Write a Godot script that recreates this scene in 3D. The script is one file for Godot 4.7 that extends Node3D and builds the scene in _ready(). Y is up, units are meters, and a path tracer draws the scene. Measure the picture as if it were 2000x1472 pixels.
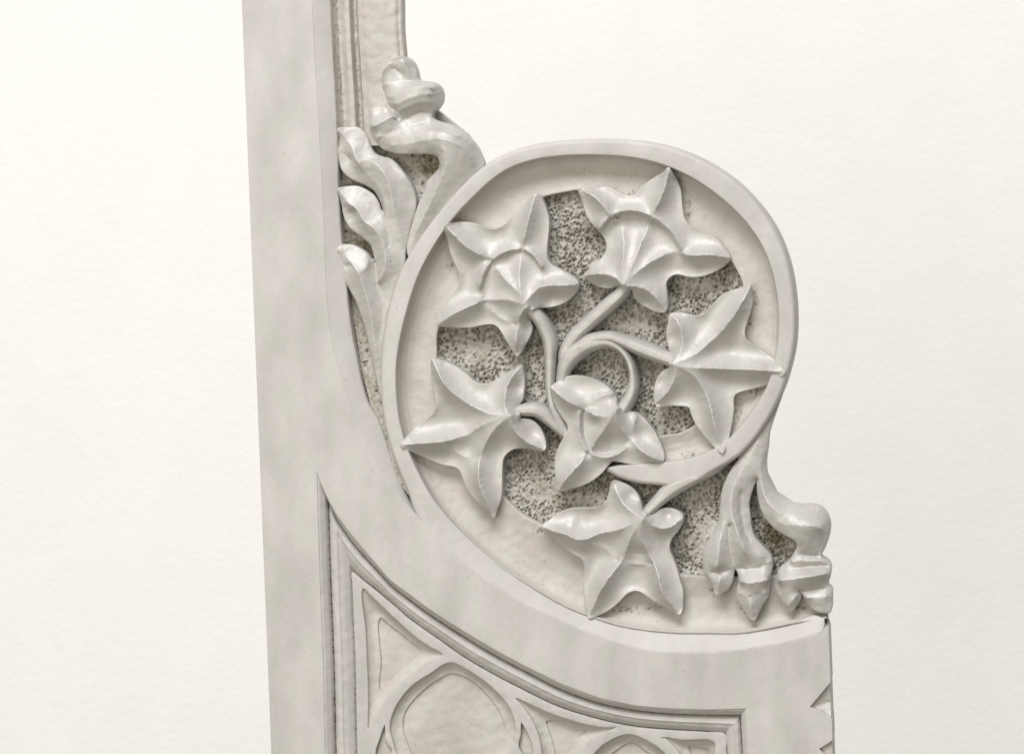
extends Node3D
# A carved bench-end panel in pale grey, seen close up in front of a white wall.
# The relief is laid out in "units" of 0.3 mm: x to the right, y down, z towards the viewer (0 = the flat face of the stile).
const U := 0.0003
const TILT := 0.0372            # the picture is taken with the camera rolled by about two degrees
const WALL_GAP := 0.80
const BACK := -110.0            # back of the panel
var ca := cos(TILT)
var sa := sin(TILT)
var panel: Node3D
var M := {}
var rough_noise := FastNoiseLite.new()
var rng := RandomNumberGenerator.new()

func P(x: float, y: float, z: float) -> Vector3:
	var dx := (x - 1000.0) * U
	var dy := (736.0 - y) * U
	return Vector3(dx * ca + dy * sa, -dx * sa + dy * ca, z * U)

func _ready() -> void:
	rng.seed = 7
	rough_noise.seed = 3
	rough_noise.frequency = 0.035
	rough_noise.fractal_octaves = 2
	setup_camera_and_light()
	make_materials()
	build_wall()
	panel = Node3D.new()
	panel.name = "carved_panel"
	panel.set_meta("label", "pale grey carved panel with ivy leaves curling inside a round scroll")
	panel.set_meta("category", "carved panel")
	add_child(panel)
	build_body()
	build_frame()
	build_top_moulding()
	build_scroll()
	build_grounds()
	build_stems()
	build_leaves()
	build_crockets()
	build_tracery()

# ------------------------------------------------------------------ camera, light
func setup_camera_and_light() -> void:
	var dist := 7000.0
	var eye := Vector2(1900, 330)
	var cam := Camera3D.new()
	cam.name = "camera"
	cam.projection = Camera3D.PROJECTION_FRUSTUM
	cam.near = 0.1
	cam.far = 20.0
	cam.size = cam.near * 1472.0 / dist
	cam.frustum_offset = Vector2(1000.0 - eye.x, eye.y - 736.0) * (cam.near / dist)
	cam.keep_aspect = Camera3D.KEEP_HEIGHT
	add_child(cam)
	cam.position = P(eye.x, eye.y, dist)
	cam.rotation.z = -TILT
	cam.current = true
	var we := WorldEnvironment.new()
	we.name = "environment"
	var e := Environment.new()
	e.background_mode = Environment.BG_COLOR
	e.background_color = Color(0.92, 0.895, 0.86)
	e.background_energy_multiplier = 0.36
	e.tonemap_mode = Environment.TONE_MAPPER_LINEAR
	e.tonemap_exposure = 1.11
	e.sdfgi_enabled = true
	e.ssao_enabled = true
	e.ssil_enabled = true
	we.environment = e
	add_child(we)
	area("ceiling_lamp", Vector3(-0.2, 2.7, 2.3), Vector3(0.0, 0.0, -0.3), Vector2(2.4, 1.2), 13.5, Color(0.985, 0.985, 1.0))
	area("added_fill", Vector3(-0.45, 0.1, 1.7), Vector3(0.0, 0.0, -0.1), Vector2(1.2, 1.3), 1.15, Color(1.0, 0.97, 0.93))  # added soft fill standing in for room bounce, no window there

func area(called: String, at: Vector3, aim: Vector3, size: Vector2, energy: float, tint: Color) -> void:
	var l := AreaLight3D.new()
	l.name = called
	l.area_size = size
	l.light_energy = energy
	l.light_color = tint
	l.area_normalize_energy = true
	l.area_range = 12.0
	l.area_attenuation = 2.0
	l.shadow_enabled = true
	add_child(l)
	l.look_at_from_position(at, aim, Vector3.UP)

# ------------------------------------------------------------------ materials
func lin(r: float, g: float, b: float) -> Color:
	return Color(r, g, b).linear_to_srgb()

func noise_tex(freq: float, oct: int, a: Color, b: Color, sd: int, kind := FastNoiseLite.TYPE_SIMPLEX_SMOOTH) -> NoiseTexture2D:
	var n := FastNoiseLite.new()
	n.noise_type = kind
	n.frequency = freq
	n.fractal_octaves = oct
	n.seed = sd
	var t := NoiseTexture2D.new()
	t.width = 1024
	t.height = 1024
	t.seamless = true
	t.noise = n
	var g := Gradient.new()
	g.set_color(0, a)
	g.set_color(1, b)
	t.color_ramp = g
	return t

func bump_tex(freq: float, oct: int, strength: float, sd: int) -> NoiseTexture2D:
	var n := FastNoiseLite.new()
	n.noise_type = FastNoiseLite.TYPE_SIMPLEX_SMOOTH
	n.frequency = freq
	n.fractal_octaves = oct
	n.seed = sd
	var t := NoiseTexture2D.new()
	t.width = 1024
	t.height = 1024
	t.seamless = true
	t.as_normal_map = true
	t.bump_strength = strength
	t.noise = n
	return t

func speckled(sd: int, base_lo: Color, base_hi: Color, specks: int, speck: Color) -> ImageTexture:
	# mottled pigment with a few small dark pits of dirt
	var n := FastNoiseLite.new()
	n.frequency = 0.006
	n.fractal_octaves = 5
	n.seed = sd
	var src := n.get_seamless_image(1024, 1024)
	var n2 := FastNoiseLite.new()
	n2.frequency = 0.012
	n2.fractal_octaves = 3
	n2.seed = sd + 11
	var src2 := n2.get_seamless_image(1024, 1024)
	var img := Image.create(1024, 1024, true, Image.FORMAT_RGB8)
	var d1 := src.get_data()
	var d2 := src2.get_data()
	var st1: int = d1.size() / (1024 * 1024)
	var st2: int = d2.size() / (1024 * 1024)
	var r := RandomNumberGenerator.new()
	r.seed = sd
	var out := PackedByteArray()
	out.resize(1024 * 1024 * 3)
	for i in 1024 * 1024:
		var k := d1[i * st1] / 255.0
		var h := (d2[i * st2] / 255.0 - 0.5) * 0.035
		var c := base_lo.lerp(base_hi, k)
		out[i * 3] = int(clampf(c.r + h, 0, 1) * 255.0)
		out[i * 3 + 1] = int(clampf(c.g, 0, 1) * 255.0)
		out[i * 3 + 2] = int(clampf(c.b + h * 0.5, 0, 1) * 255.0)
	img = Image.create_from_data(1024, 1024, false, Image.FORMAT_RGB8, out)
	var home := Vector2(500, 500)
	for i in specks:
		if i % 14 == 0:
			home = Vector2(r.randf_range(40, 980), r.randf_range(40, 980))
		var spread := 18.0 if i % 3 > 0 else 500.0
		var x := clampi(int(r.randfn(home.x, spread)), 4, 1018)
		var y := clampi(int(r.randfn(home.y, spread)), 4, 1018)
		var s := 1 if r.randf() < 0.75 else 2
		var amt := r.randf_range(0.25, 0.85)
		for yy in s:
			for xx in s:
				img.set_pixel(x + xx, y + yy, img.get_pixel(x + xx, y + yy).lerp(speck, amt))
	img.generate_mipmaps()
	return ImageTexture.create_from_image(img)

func tri(m: StandardMaterial3D, scale: float) -> StandardMaterial3D:
	m.uv1_triplanar = true
	m.uv1_world_triplanar = true
	m.uv1_scale = Vector3.ONE * scale
	return m

func make_materials() -> void:
	var fine := bump_tex(0.05, 4, 1.2, 21)
	# satin grey finish of the raised carving
	var m := StandardMaterial3D.new()
	m.albedo_texture = speckled(5, lin(0.385, 0.373, 0.34), lin(0.535, 0.522, 0.485), 260, lin(0.14, 0.12, 0.09))
	m.roughness = 0.60
	m.roughness_texture = noise_tex(0.03, 4, Color(0.6, 0.6, 0.6), Color(0.95, 0.95, 0.95), 51)
	m.metallic = 0.08
	m.metallic_specular = 0.5
	m.normal_enabled = true
	m.normal_texture = fine
	m.normal_scale = 0.6
	M.leaf = tri(m, 8.0)
	# flat members
	m = StandardMaterial3D.new()
	m.albedo_texture = speckled(9, lin(0.415, 0.40, 0.37), lin(0.53, 0.513, 0.478), 420, lin(0.16, 0.14, 0.11))
	m.roughness = 0.55
	m.metallic_specular = 0.45
	m.normal_enabled = true
	m.normal_texture = fine
	m.normal_scale = 0.30
	m.vertex_color_use_as_albedo = true
	M.flat = tri(m, 3.0)
	m.uv1_scale = Vector3(5.0, 2.2, 5.0)
	# hollows: the same finish, less rubbed, warmer with grime
	m = StandardMaterial3D.new()
	m.albedo_texture = speckled(13, lin(0.40, 0.379, 0.335), lin(0.55, 0.527, 0.482), 2600, lin(0.10, 0.08, 0.05))
	m.roughness = 0.6
	m.metallic_specular = 0.4
	m.normal_enabled = true
	m.normal_texture = fine
	m.normal_scale = 0.5
	m.vertex_color_use_as_albedo = true
	M.hollow = tri(m, 4.0)
	# punched ground: grime in the holes is carried by vertex colours
	m = StandardMaterial3D.new()
	m.vertex_color_use_as_albedo = true
	m.roughness = 0.62
	m.metallic_specular = 0.35
	m.normal_enabled = true
	m.normal_texture = fine
	m.normal_scale = 0.5
	M.ground = tri(m, 8.0)
	# wall
	m = StandardMaterial3D.new()
	m.albedo_texture = noise_tex(0.004, 3, lin(0.885, 0.875, 0.83), lin(0.905, 0.897, 0.855), 31)
	m.roughness = 0.75
	m.metallic_specular = 0.3
	m.normal_enabled = true
	m.normal_texture = bump_tex(0.045, 3, 2.0, 41)
	m.normal_scale = 0.3
	M.wall = tri(m, 2.5)

# ------------------------------------------------------------------ mesh helpers
func add_mesh(called: String, mesh: ArrayMesh, mat: Material, parent: Node = null) -> MeshInstance3D:
	var o := MeshInstance3D.new()
	o.name = called
	o.mesh = mesh
	o.material_override = mat
	(panel if parent == null else parent).add_child(o, true)
	return o

# verts in units; every triangle listed counter-clockwise as seen from outside; smooth normals, area weighted
func commit(verts: PackedVector3Array, idx: PackedInt32Array, cols := PackedColorArray()) -> ArrayMesh:
	var n := verts.size()
	var pos := PackedVector3Array()
	pos.resize(n)
	for i in n:
		var v := verts[i]
		pos[i] = P(v.x, v.y, v.z)
	var nor := PackedVector3Array()
	nor.resize(n)
	var out := PackedInt32Array()
	out.resize(idx.size())
	for t in range(0, idx.size(), 3):
		var a := idx[t]
		var b := idx[t + 1]
		var c := idx[t + 2]
		var f := (pos[b] - pos[a]).cross(pos[c] - pos[a])
		nor[a] += f
		nor[b] += f
		nor[c] += f
		out[t] = a
		out[t + 1] = c
		out[t + 2] = b
	for i in n:
		nor[i] = nor[i].normalized()
	var arr := []
	arr.resize(Mesh.ARRAY_MAX)
	arr[Mesh.ARRAY_VERTEX] = pos
	arr[Mesh.ARRAY_NORMAL] = nor
	arr[Mesh.ARRAY_INDEX] = out
	if cols.size() == n:
		arr[Mesh.ARRAY_COLOR] = cols
	var m := ArrayMesh.new()
	m.add_surface_from_arrays(Mesh.PRIMITIVE_TRIANGLES, arr)
	return m

# flat list of pairs (or triples) in a local frame -> points in units
func pts2(a: Array, ox := 0.0, oy := 0.0, sc := 1.0, z := 0.0) -> PackedVector3Array:
	var r := PackedVector3Array()
	for i in range(0, a.size(), 2):
		r.append(Vector3(ox + a[i] / sc, oy + a[i + 1] / sc, z))
	return r

func pts3(a: Array, ox := 0.0, oy := 0.0, sc := 1.0) -> PackedVector3Array:
	var r := PackedVector3Array()
	for i in range(0, a.size(), 3):
		r.append(Vector3(ox + a[i] / sc, oy + a[i + 1] / sc, a[i + 2]))
	return r

func resample(p: PackedVector3Array, step: float, closed: bool, smooth := true) -> PackedVector3Array:
	var r := PackedVector3Array()
	var n := p.size()
	var last := n if closed else n - 1
	for i in last:
		var a := p[i]
		var b := p[(i + 1) % n]
		var pre := p[(i - 1 + n) % n] if closed or i > 0 else a
		var post := p[(i + 2) % n] if closed or i + 2 < n else b
		var d := Vector2(a.x - b.x, a.y - b.y).length()
		var k := maxi(1, roundi(d / step))
		for j in k:
			var w := float(j) / k
			var q := a.lerp(b, w)
			if smooth:
				# chord-scaled tangents, so uneven spacing does not overshoot
				var la := maxf(0.01, a.distance_to(pre))
				var lb := maxf(0.01, post.distance_to(b))
				var l := maxf(0.01, a.distance_to(b))
				var ta := ((b - a) / l + (a - pre) / la) * 0.5 * l
				var tb := ((post - b) / lb + (b - a) / l) * 0.5 * l
				if la < 0.02: ta = b - a
				if lb < 0.02: tb = b - a
				var w2 := w * w
				var w3 := w2 * w
				q = a * (2 * w3 - 3 * w2 + 1) + ta * (w3 - 2 * w2 + w) + b * (-2 * w3 + 3 * w2) + tb * (w3 - w2)
			r.append(q)
	if not closed:
		r.append(p[n - 1])
	return r

func flat2(p: PackedVector3Array) -> PackedVector2Array:
	var r := PackedVector2Array()
	for v in p:
		r.append(Vector2(v.x, v.y))
	return r

func loop_area(p: PackedVector3Array) -> float:
	var s := 0.0
	for i in p.size():
		var a := p[i]
		var b := p[(i + 1) % p.size()]
		s += a.x * b.y - b.x * a.y
	return s

# a strip between two rails (same number of stations); prof rows are [t across, offset in units, z]; chains share no vertices
func loft(called: String, A: PackedVector3Array, B: PackedVector3Array, chains: Array, mat: Material, step := 6.0, cap := false, wobble := 0.5, parent: Node = null, filth := [], grooves := []) -> MeshInstance3D:
	var n := A.size()
	var ra := PackedVector3Array()
	var rb := PackedVector3Array()
	# resample both rails with the same count per span
	for i in n - 1:
		var d := maxf(A[i].distance_to(A[i + 1]), B[i].distance_to(B[i + 1]))
		var k := maxi(1, roundi(d / step))
		for j in k:
			var w := float(j) / k
			ra.append(hermite(A, i, w))
			rb.append(hermite(B, i, w))
	ra.append(A[n - 1])
	rb.append(B[n - 1])
	var m := ra.size()
	var verts := PackedVector3Array()
	var idx := PackedInt32Array()
	var ends := [PackedInt32Array(), PackedInt32Array()]
	var turn := 0.0
	for i in m - 1:
		var across := rb[i] - ra[i]
		var along := ra[i + 1] - ra[i] + rb[i + 1] - rb[i]
		turn += across.x * along.y - across.y * along.x
	var ts := PackedFloat32Array()
	for chain: Array in chains:
		var base := verts.size()
		var w: int = chain.size()
		for i in m:
			var a := ra[i]
			var b := rb[i]
			var dir := Vector2(b.x - a.x, b.y - a.y).normalized()
			for q: Array in chain:
				var v := a.lerp(b, q[0])
				v.x += dir.x * q[1]
				v.y += dir.y * q[1]
				v.z += q[2]
				if wobble > 0.0 and q[2] > -90.0:
					v.z += rough_noise.get_noise_2d(v.x, v.y) * wobble
				verts.append(v)
				ts.append(q[0])
		for i in m - 1:
			for j in w - 1:
				var a := base + i * w + j
				if turn > 0.0:
					idx.append_array(PackedInt32Array([a, a + w, a + 1, a + 1, a + w, a + w + 1]))
				else:
					idx.append_array(PackedInt32Array([a, a + 1, a + w, a + 1, a + w + 1, a + w]))
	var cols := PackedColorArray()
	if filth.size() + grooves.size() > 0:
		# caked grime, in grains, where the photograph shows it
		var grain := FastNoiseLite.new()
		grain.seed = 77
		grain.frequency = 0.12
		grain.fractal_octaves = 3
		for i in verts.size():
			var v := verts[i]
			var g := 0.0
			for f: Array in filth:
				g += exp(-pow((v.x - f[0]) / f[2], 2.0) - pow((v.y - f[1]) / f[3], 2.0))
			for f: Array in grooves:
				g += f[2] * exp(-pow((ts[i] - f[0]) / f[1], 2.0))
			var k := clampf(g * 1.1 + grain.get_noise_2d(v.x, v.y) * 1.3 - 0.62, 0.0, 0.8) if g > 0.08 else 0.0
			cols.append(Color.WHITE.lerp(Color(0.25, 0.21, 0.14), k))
	return add_mesh(called, commit(verts, idx, cols), mat, parent)

func hermite(p: PackedVector3Array, i: int, w: float) -> Vector3:
	var n := p.size()
	var a := p[i]
	var b := p[i + 1]
	var l := maxf(0.01, a.distance_to(b))
	var ta := b - a
	var tb := b - a
	if i > 0:
		ta = ((b - a) / l + (a - p[i - 1]) / maxf(0.01, a.distance_to(p[i - 1]))) * 0.5 * l
	if i + 2 < n:
		tb = ((p[i + 2] - b) / maxf(0.01, b.distance_to(p[i + 2])) + (b - a) / l) * 0.5 * l
	var w2 := w * w
	var w3 := w2 * w
	return a * (2 * w3 - 3 * w2 + 1) + ta * (w3 - 2 * w2 + w) + b * (-2 * w3 + 3 * w2) + tb * (w3 - w2)

# stations [ax, ay, bx, by] -> two rails
func rails(st: Array, za := 0.0, zb := 0.0) -> Array:
	var A := PackedVector3Array()
	var B := PackedVector3Array()
	for i in range(0, st.size(), 4):
		A.append(Vector3(st[i], st[i + 1], za))
		B.append(Vector3(st[i + 2], st[i + 3], zb))
	return [A, B]

# carved surface over an outline: edge and line heights are kept, the rest is stretched between them like a skin
# opt: step, puff (lift per cell between the lines), bumps [[x,y,dz,r]...] on the edge, dents [[x,y,dz,r]...] after, bottom, holes, drop, iter, round, wobble
func carve(called: String, outline: PackedVector3Array, lines: Array, mat: Material, opt := {}, parent: Node = null) -> MeshInstance3D:
	var step: float = opt.get("step", 4.0)
	var inner: float = opt.get("inner", step)
	var bottom: float = opt.get("bottom", -60.0)
	var puff: float = opt.get("puff", 0.0)
	var wob: float = opt.get("wobble", 0.7)
	var loops := [resample(outline, step, true, opt.get("smooth", true))]
	for h: PackedVector3Array in opt.get("holes", []):
		loops.append(resample(h, step, true, true))
	for li in loops.size():
		var L: PackedVector3Array = loops[li]
		for b: Array in opt.get("bumps", []):
			for i in L.size():
				var d2: float = (L[i].x - b[0]) * (L[i].x - b[0]) + (L[i].y - b[1]) * (L[i].y - b[1])
				L[i].z += b[2] * exp(-d2 / (b[3] * b[3]))
		loops[li] = L
	var pts := PackedVector2Array()
	var zz := PackedFloat32Array()
	var fixed := PackedByteArray()
	var seen := {}
	var polys := []
	var loop_start := []
	for L: PackedVector3Array in loops:
		polys.append(flat2(L))
		loop_start.append(pts.size())
		for v in L:
			pts.append(Vector2(v.x, v.y))
			zz.append(v.z)
			fixed.append(1)
			mark(seen, v.x, v.y, step)
	var nloop := pts.size()
	for ln: PackedVector3Array in lines:
		var r := resample(ln, step, false, true) if ln.size() > 1 else ln
		for v in r:
			if near_any(seen, pts, v.x, v.y, step * 0.55, step):
				continue
			if not inside(polys, Vector2(v.x, v.y)):
				continue
			mark(seen, v.x, v.y, step)
			pts.append(Vector2(v.x, v.y))
			zz.append(v.z)
			fixed.append(1)
	# a regular row of points on either side of each line keeps its crest clean
	if opt.get("iter", 130) > 0:
		var rows_at := []
		for L: PackedVector3Array in loops:
			rows_at.append([L, true])
		for ln: PackedVector3Array in lines:
			rows_at.append([resample(ln, step, false, true) if ln.size() > 1 else ln, false])
		for ra: Array in rows_at:
			var L: PackedVector3Array = ra[0]
			var n := L.size()
			for i in n:
				var a := L[(i - 1 + n) % n] if ra[1] else L[maxi(0, i - 1)]
				var b := L[(i + 1) % n] if ra[1] else L[mini(n - 1, i + 1)]
				var tn := Vector2(b.x - a.x, b.y - a.y).normalized()
				for sd: float in [-0.8, 0.8]:
					var q := Vector2(L[i].x, L[i].y) + Vector2(tn.y, -tn.x) * step * sd
					if near_any(seen, pts, q.x, q.y, step * 0.6, step) or not inside(polys, q):
						continue
					mark(seen, q.x, q.y, step)
					pts.append(q)
					zz.append(opt.get("start", -10.0))
					fixed.append(0)
	var lo := Vector2(1e9, 1e9)
	var hi := Vector2(-1e9, -1e9)
	for v in polys[0]:
		lo = lo.min(v)
		hi = hi.max(v)
	var row := 0
	var y := lo.y
	while y < hi.y:
		var x := lo.x + (0.0 if row % 2 == 0 else inner * 0.5)
		while x < hi.x:
			var q := Vector2(x + rng.randf_range(-0.12, 0.12) * inner, y + rng.randf_range(-0.12, 0.12) * inner)
			if not near_any(seen, pts, q.x, q.y, step * 0.7, step) and inside(polys, q):
				pts.append(q)
				zz.append(opt.get("start", -10.0))
				fixed.append(0)
			x += inner
		y += inner * 0.866
		row += 1
	var tris := Geometry2D.triangulate_delaunay(pts)
	var idx := PackedInt32Array()
	var nb := []
	nb.resize(pts.size())
	for i in pts.size():
		nb[i] = PackedInt32Array()
	for t in range(0, tris.size(), 3):
		var a := tris[t]
		var b := tris[t + 1]
		var c := tris[t + 2]
		var mid := (pts[a] + pts[b] + pts[c]) / 3.0
		if not inside(polys, mid):
			continue
		var ar := (pts[b] - pts[a]).cross(pts[c] - pts[a])
		if absf(ar) < 1e-4:
			continue
		if ar > 0.0:      # y runs down: flip to face the viewer
			var s := b
			b = c
			c = s
		idx.append_array(PackedInt32Array([a, b, c]))
		nb[a].append(b); nb[a].append(c)
		nb[b].append(a); nb[b].append(c)
		nb[c].append(a); nb[c].append(b)
	# nearest fixed value as a first guess, then relax
	var iters: int = opt.get("iter", 130)
	var free := PackedInt32Array()
	for i in pts.size():
		if fixed[i] == 0 and nb[i].size() > 0:
			free.append(i)
	for it in iters:
		for i in free:
			var s := 0.0
			var l: PackedInt32Array = nb[i]
			for j in l:
				s += zz[j]
			zz[i] += 1.65 * (s / l.size() + puff - zz[i])
	var verts := PackedVector3Array()
	for i in pts.size():
		var z := zz[i]
		for d: Array in opt.get("dents", []):
			var d2: float = (pts[i].x - d[0]) * (pts[i].x - d[0]) + (pts[i].y - d[1]) * (pts[i].y - d[1])
			if d2 < d[3] * d[3] * 9.0:
				z += d[2] * exp(-d2 / (d[3] * d[3]))
		z += rough_noise.get_noise_2d(pts[i].x * 1.3, pts[i].y * 1.3) * wob
		verts.append(Vector3(pts[i].x, pts[i].y, z))
	# rounded arris and walls
	var rd: float = opt.get("round", 1.6)
	for li in loops.size():
		var L: PackedVector3Array = loops[li]
		var s0: int = loop_start[li]
		var n := L.size()
		var sgn := 1.0 if (loop_area(L) > 0.0) else -1.0
		if li > 0:
			sgn = -sgn
		var rows := []
		var cw := (loop_area(L) > 0.0) == (li == 0)
		var bot: float = bottom if li == 0 else opt.get("hole_bottom", bottom)
		for rr in 4:
			rows.append(verts.size())
			for i in n:
				var a := L[(i - 1 + n) % n]
				var b := L[(i + 1) % n]
				var tn := Vector2(b.x - a.x, b.y - a.y).normalized()
				var nr := Vector2(tn.y, -tn.x) * sgn
				var v := verts[s0 + i]
				var off := rd * 0.8
				var z := v.z - rd
				if rr > 0:
					off = rd
					z = minf(v.z - rd * 1.6, v.z - 1.0)
				if rr == 3:
					z = minf(bot, v.z - 2.0)
					off = rd + opt.get("draft", 0.0)
				verts.append(Vector3(v.x + nr.x * off, v.y + nr.y * off, z))
		for pair in [[s0, rows[0]], [rows[0], rows[1]], [rows[2], rows[3]]]:
			for i in n:
				var i2 := (i + 1) % n
				var q := [pair[0] + i, pair[0] + i2, pair[1] + i, pair[1] + i2]
				if cw:
					idx.append_array(PackedInt32Array([q[0], q[1], q[2], q[1], q[3], q[2]]))
				else:
					idx.append_array(PackedInt32Array([q[0], q[2], q[1], q[1], q[2], q[3]]))
	return add_mesh(called, commit(verts, idx), mat, parent)

func inside(polys: Array, q: Vector2) -> bool:
	if not Geometry2D.is_point_in_polygon(q, polys[0]):
		return false
	for i in range(1, polys.size()):
		if Geometry2D.is_point_in_polygon(q, polys[i]):
			return false
	return true

func mark(seen: Dictionary, x: float, y: float, cell: float) -> void:
	var k := Vector2i(floori(x / cell), floori(y / cell))
	if not seen.has(k):
		seen[k] = PackedVector2Array()
	seen[k].append(Vector2(x, y))

func near_any(seen: Dictionary, _pts: PackedVector2Array, x: float, y: float, r: float, cell: float) -> bool:
	var cx := floori(x / cell)
	var cy := floori(y / cell)
	var q := Vector2(x, y)
	for j in range(cy - 1, cy + 2):
		for i in range(cx - 1, cx + 2):
			var l = seen.get(Vector2i(i, j))
			if l != null:
				for v: Vector2 in l:
					if v.distance_squared_to(q) < r * r:
						return true
	return false

# ------------------------------------------------------------------ wall and body
func build_wall() -> void:
	var o := MeshInstance3D.new()
	o.name = "wall"
	var b := BoxMesh.new()
	b.size = Vector3(6.0, 4.4, 0.1)
	o.mesh = b
	o.material_override = M.wall
	o.position = Vector3(0, 0, BACK * U - 0.05 - WALL_GAP)
	o.set_meta("kind", "structure")
	o.set_meta("label", "white painted wall behind the carved panel")
	o.set_meta("category", "wall")
	add_child(o)

func left_x(y: float) -> float:
	return 472.0 + 0.0394 * y

func right_x(y: float) -> float:
	return 1617.0 + 0.037 * (y - 1190.0)

func build_body() -> void:
	# the board that the relief is cut from
	var o := pts2([left_x(-260) + 4, -258, 752, -258, 754, 0, 756, 90, 775, 130, 815, 165, 850, 185, 838, 212, 862, 232, 900, 262, 925, 300, 932, 335,
		972, 312, 1015, 293, 1075, 281, 1145, 277, 1215, 277, 1267, 281, 1320, 295, 1372, 316, 1425, 349, 1458, 380, 1492, 421, 1519, 463, 1536, 513, 1546, 565, 1550, 620, 1548, 674, 1540, 718, 1525, 765,
		1500, 825, 1490, 880, 1492, 930, 1512, 970, 1550, 995, 1590, 995, 1610, 1030, 1608, 1070, 1598, 1095, 1614, 1110, 1613, 1140, 1612, 1190, right_x(1400) - 5, 1400, right_x(1780) - 5, 1778, left_x(1780) + 4, 1778], 0, 0, 1, -74.0)
	carve("backing_board", o, [], M.flat, {"step": 12.0, "inner": 40.0, "iter": 0, "start": -74.0, "bottom": BACK, "wobble": 0.0, "smooth": false})

# ------------------------------------------------------------------ frame
const A1 := [608, -260, 608, 0, 615, 130, 623, 260, 630, 401, 636, 565, 643, 640, 651, 685, 661, 718, 673, 760, 697, 822, 722, 877, 743, 918, 770, 955, 790, 980, 811, 1003, 858, 1059, 930, 1118, 1020, 1177, 1085, 1205, 1135, 1228, 1205, 1255, 1257, 1267, 1310, 1273, 1380, 1274, 1450, 1267, 1520, 1257, 1572, 1243, 1607, 1231, 1616, 1222]

func build_frame() -> void:
	var a: Array = A1.duplicate()
	var outl := pts2(a, 0, 0, 1, 0.0)
	for v in pts2([right_x(1230), 1232, right_x(1330), 1332, 1582, 1380, 1604, 1388, right_x(1400), 1404, right_x(1445), 1445, 1600, 1462, right_x(1490), 1492, right_x(1780), 1780, 1478, 1780, 1457, 1383,
		1380, 1385, 1310, 1383, 1240, 1377, 1170, 1362, 1100, 1336, 1030, 1302, 979, 1275, 919, 1240, 871, 1210, 835, 1186, 799, 1159, 763, 1133, 733, 1098, 706, 1067, 679, 1034, 658, 1005, 640, 972, 628, 946, 618, 920,
		619, 978, 624, 1133, 630, 1289, 634, 1472, 646, 1780, left_x(1780), 1780, left_x(760), 760, left_x(-260), -260]):
		outl.append(v)
	carve("frame", outl, [], M.flat, {"step": 9.0, "inner": 16.0, "iter": 0, "start": 0.0, "bottom": BACK, "wobble": 0.5, "smooth": false, "round": 0.6})
	# worn notch facets on the right edge
	carve("notch", pts2([right_x(1334) - 2, 1332, right_x(1402) - 2, 1404, 1604, 1390, 1580, 1381], 0, 0, 1, -14.0), [pts3([1581, 1381, -4, 1600, 1376, -16, 1624, 1373, -22])], M.flat, {"step": 4.0, "bottom": BACK, "smooth": false, "bumps": [[1625, 1334, 12, 14], [1625, 1404, 10, 14], [1600, 1389, 8, 10]]})
	carve("notch", pts2([right_x(1446) - 2, 1446, right_x(1492) - 2, 1492, 1598, 1462], 0, 0, 1, -10.0), [], M.hollow, {"step": 4.0, "bottom": BACK, "smooth": false})
	# chamfer along the inner side of the stile
	var r := rails([608, -260, 643, -260, 608, 0, 644, 0, 615, 130, 650, 130, 623, 260, 656, 255, 630, 401, 658, 385, 636, 565, 672, 550, 643, 640, 684, 650, 651, 685, 695, 705, 661, 718, 704, 750, 673, 760, 717, 790, 697, 822, 735, 820, 722, 877, 752, 866, 743, 918, 764, 905, 770, 955, 780, 945, 790, 980, 795, 976, 806, 998, 808, 996])
	loft("chamfer", r[0], r[1], [[[0.0, -0.5, -0.7], [0.1, 0.0, -2.2], [0.5, 0.0, -7.5], [0.9, 0.0, -14.0], [1.0, -0.6, -16.5], [1.0, 0.8, -19.0], [1.0, 1.4, -62.0]]], M.flat, 7.0)

# ------------------------------------------------------------------ mouldings of the upper shaft
func build_top_moulding() -> void:
	var r := rails([643, -260, 780, -260, 644, 0, 782, 0, 647, 60, 783, 60, 650, 120, 787, 110, 653, 160, 789, 160, 655, 200, 792, 200, 657, 245, 795, 245, 659, 284, 797, 284])
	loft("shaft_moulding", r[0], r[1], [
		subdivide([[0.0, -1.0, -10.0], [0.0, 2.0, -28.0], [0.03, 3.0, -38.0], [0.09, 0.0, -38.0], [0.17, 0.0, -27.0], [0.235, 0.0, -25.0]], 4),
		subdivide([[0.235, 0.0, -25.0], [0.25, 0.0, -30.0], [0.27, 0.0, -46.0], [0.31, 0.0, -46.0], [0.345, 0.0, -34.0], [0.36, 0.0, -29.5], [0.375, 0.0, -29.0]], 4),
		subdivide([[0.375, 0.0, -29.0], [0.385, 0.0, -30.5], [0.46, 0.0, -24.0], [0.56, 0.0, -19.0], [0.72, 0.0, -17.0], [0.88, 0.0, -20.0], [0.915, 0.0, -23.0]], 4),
		subdivide([[0.915, 0.0, -23.0], [0.93, 0.0, -26.0], [0.97, 0.0, -28.0], [0.99, 0.0, -32.0], [1.0, 0.0, -40.0], [1.0, -2.0, -72.0]], 4)], M.hollow, 4.0, false, 2.0, null, [], [[0.03, 0.035, 0.5], [0.29, 0.025, 0.65], [0.925, 0.012, 0.35]])

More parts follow.
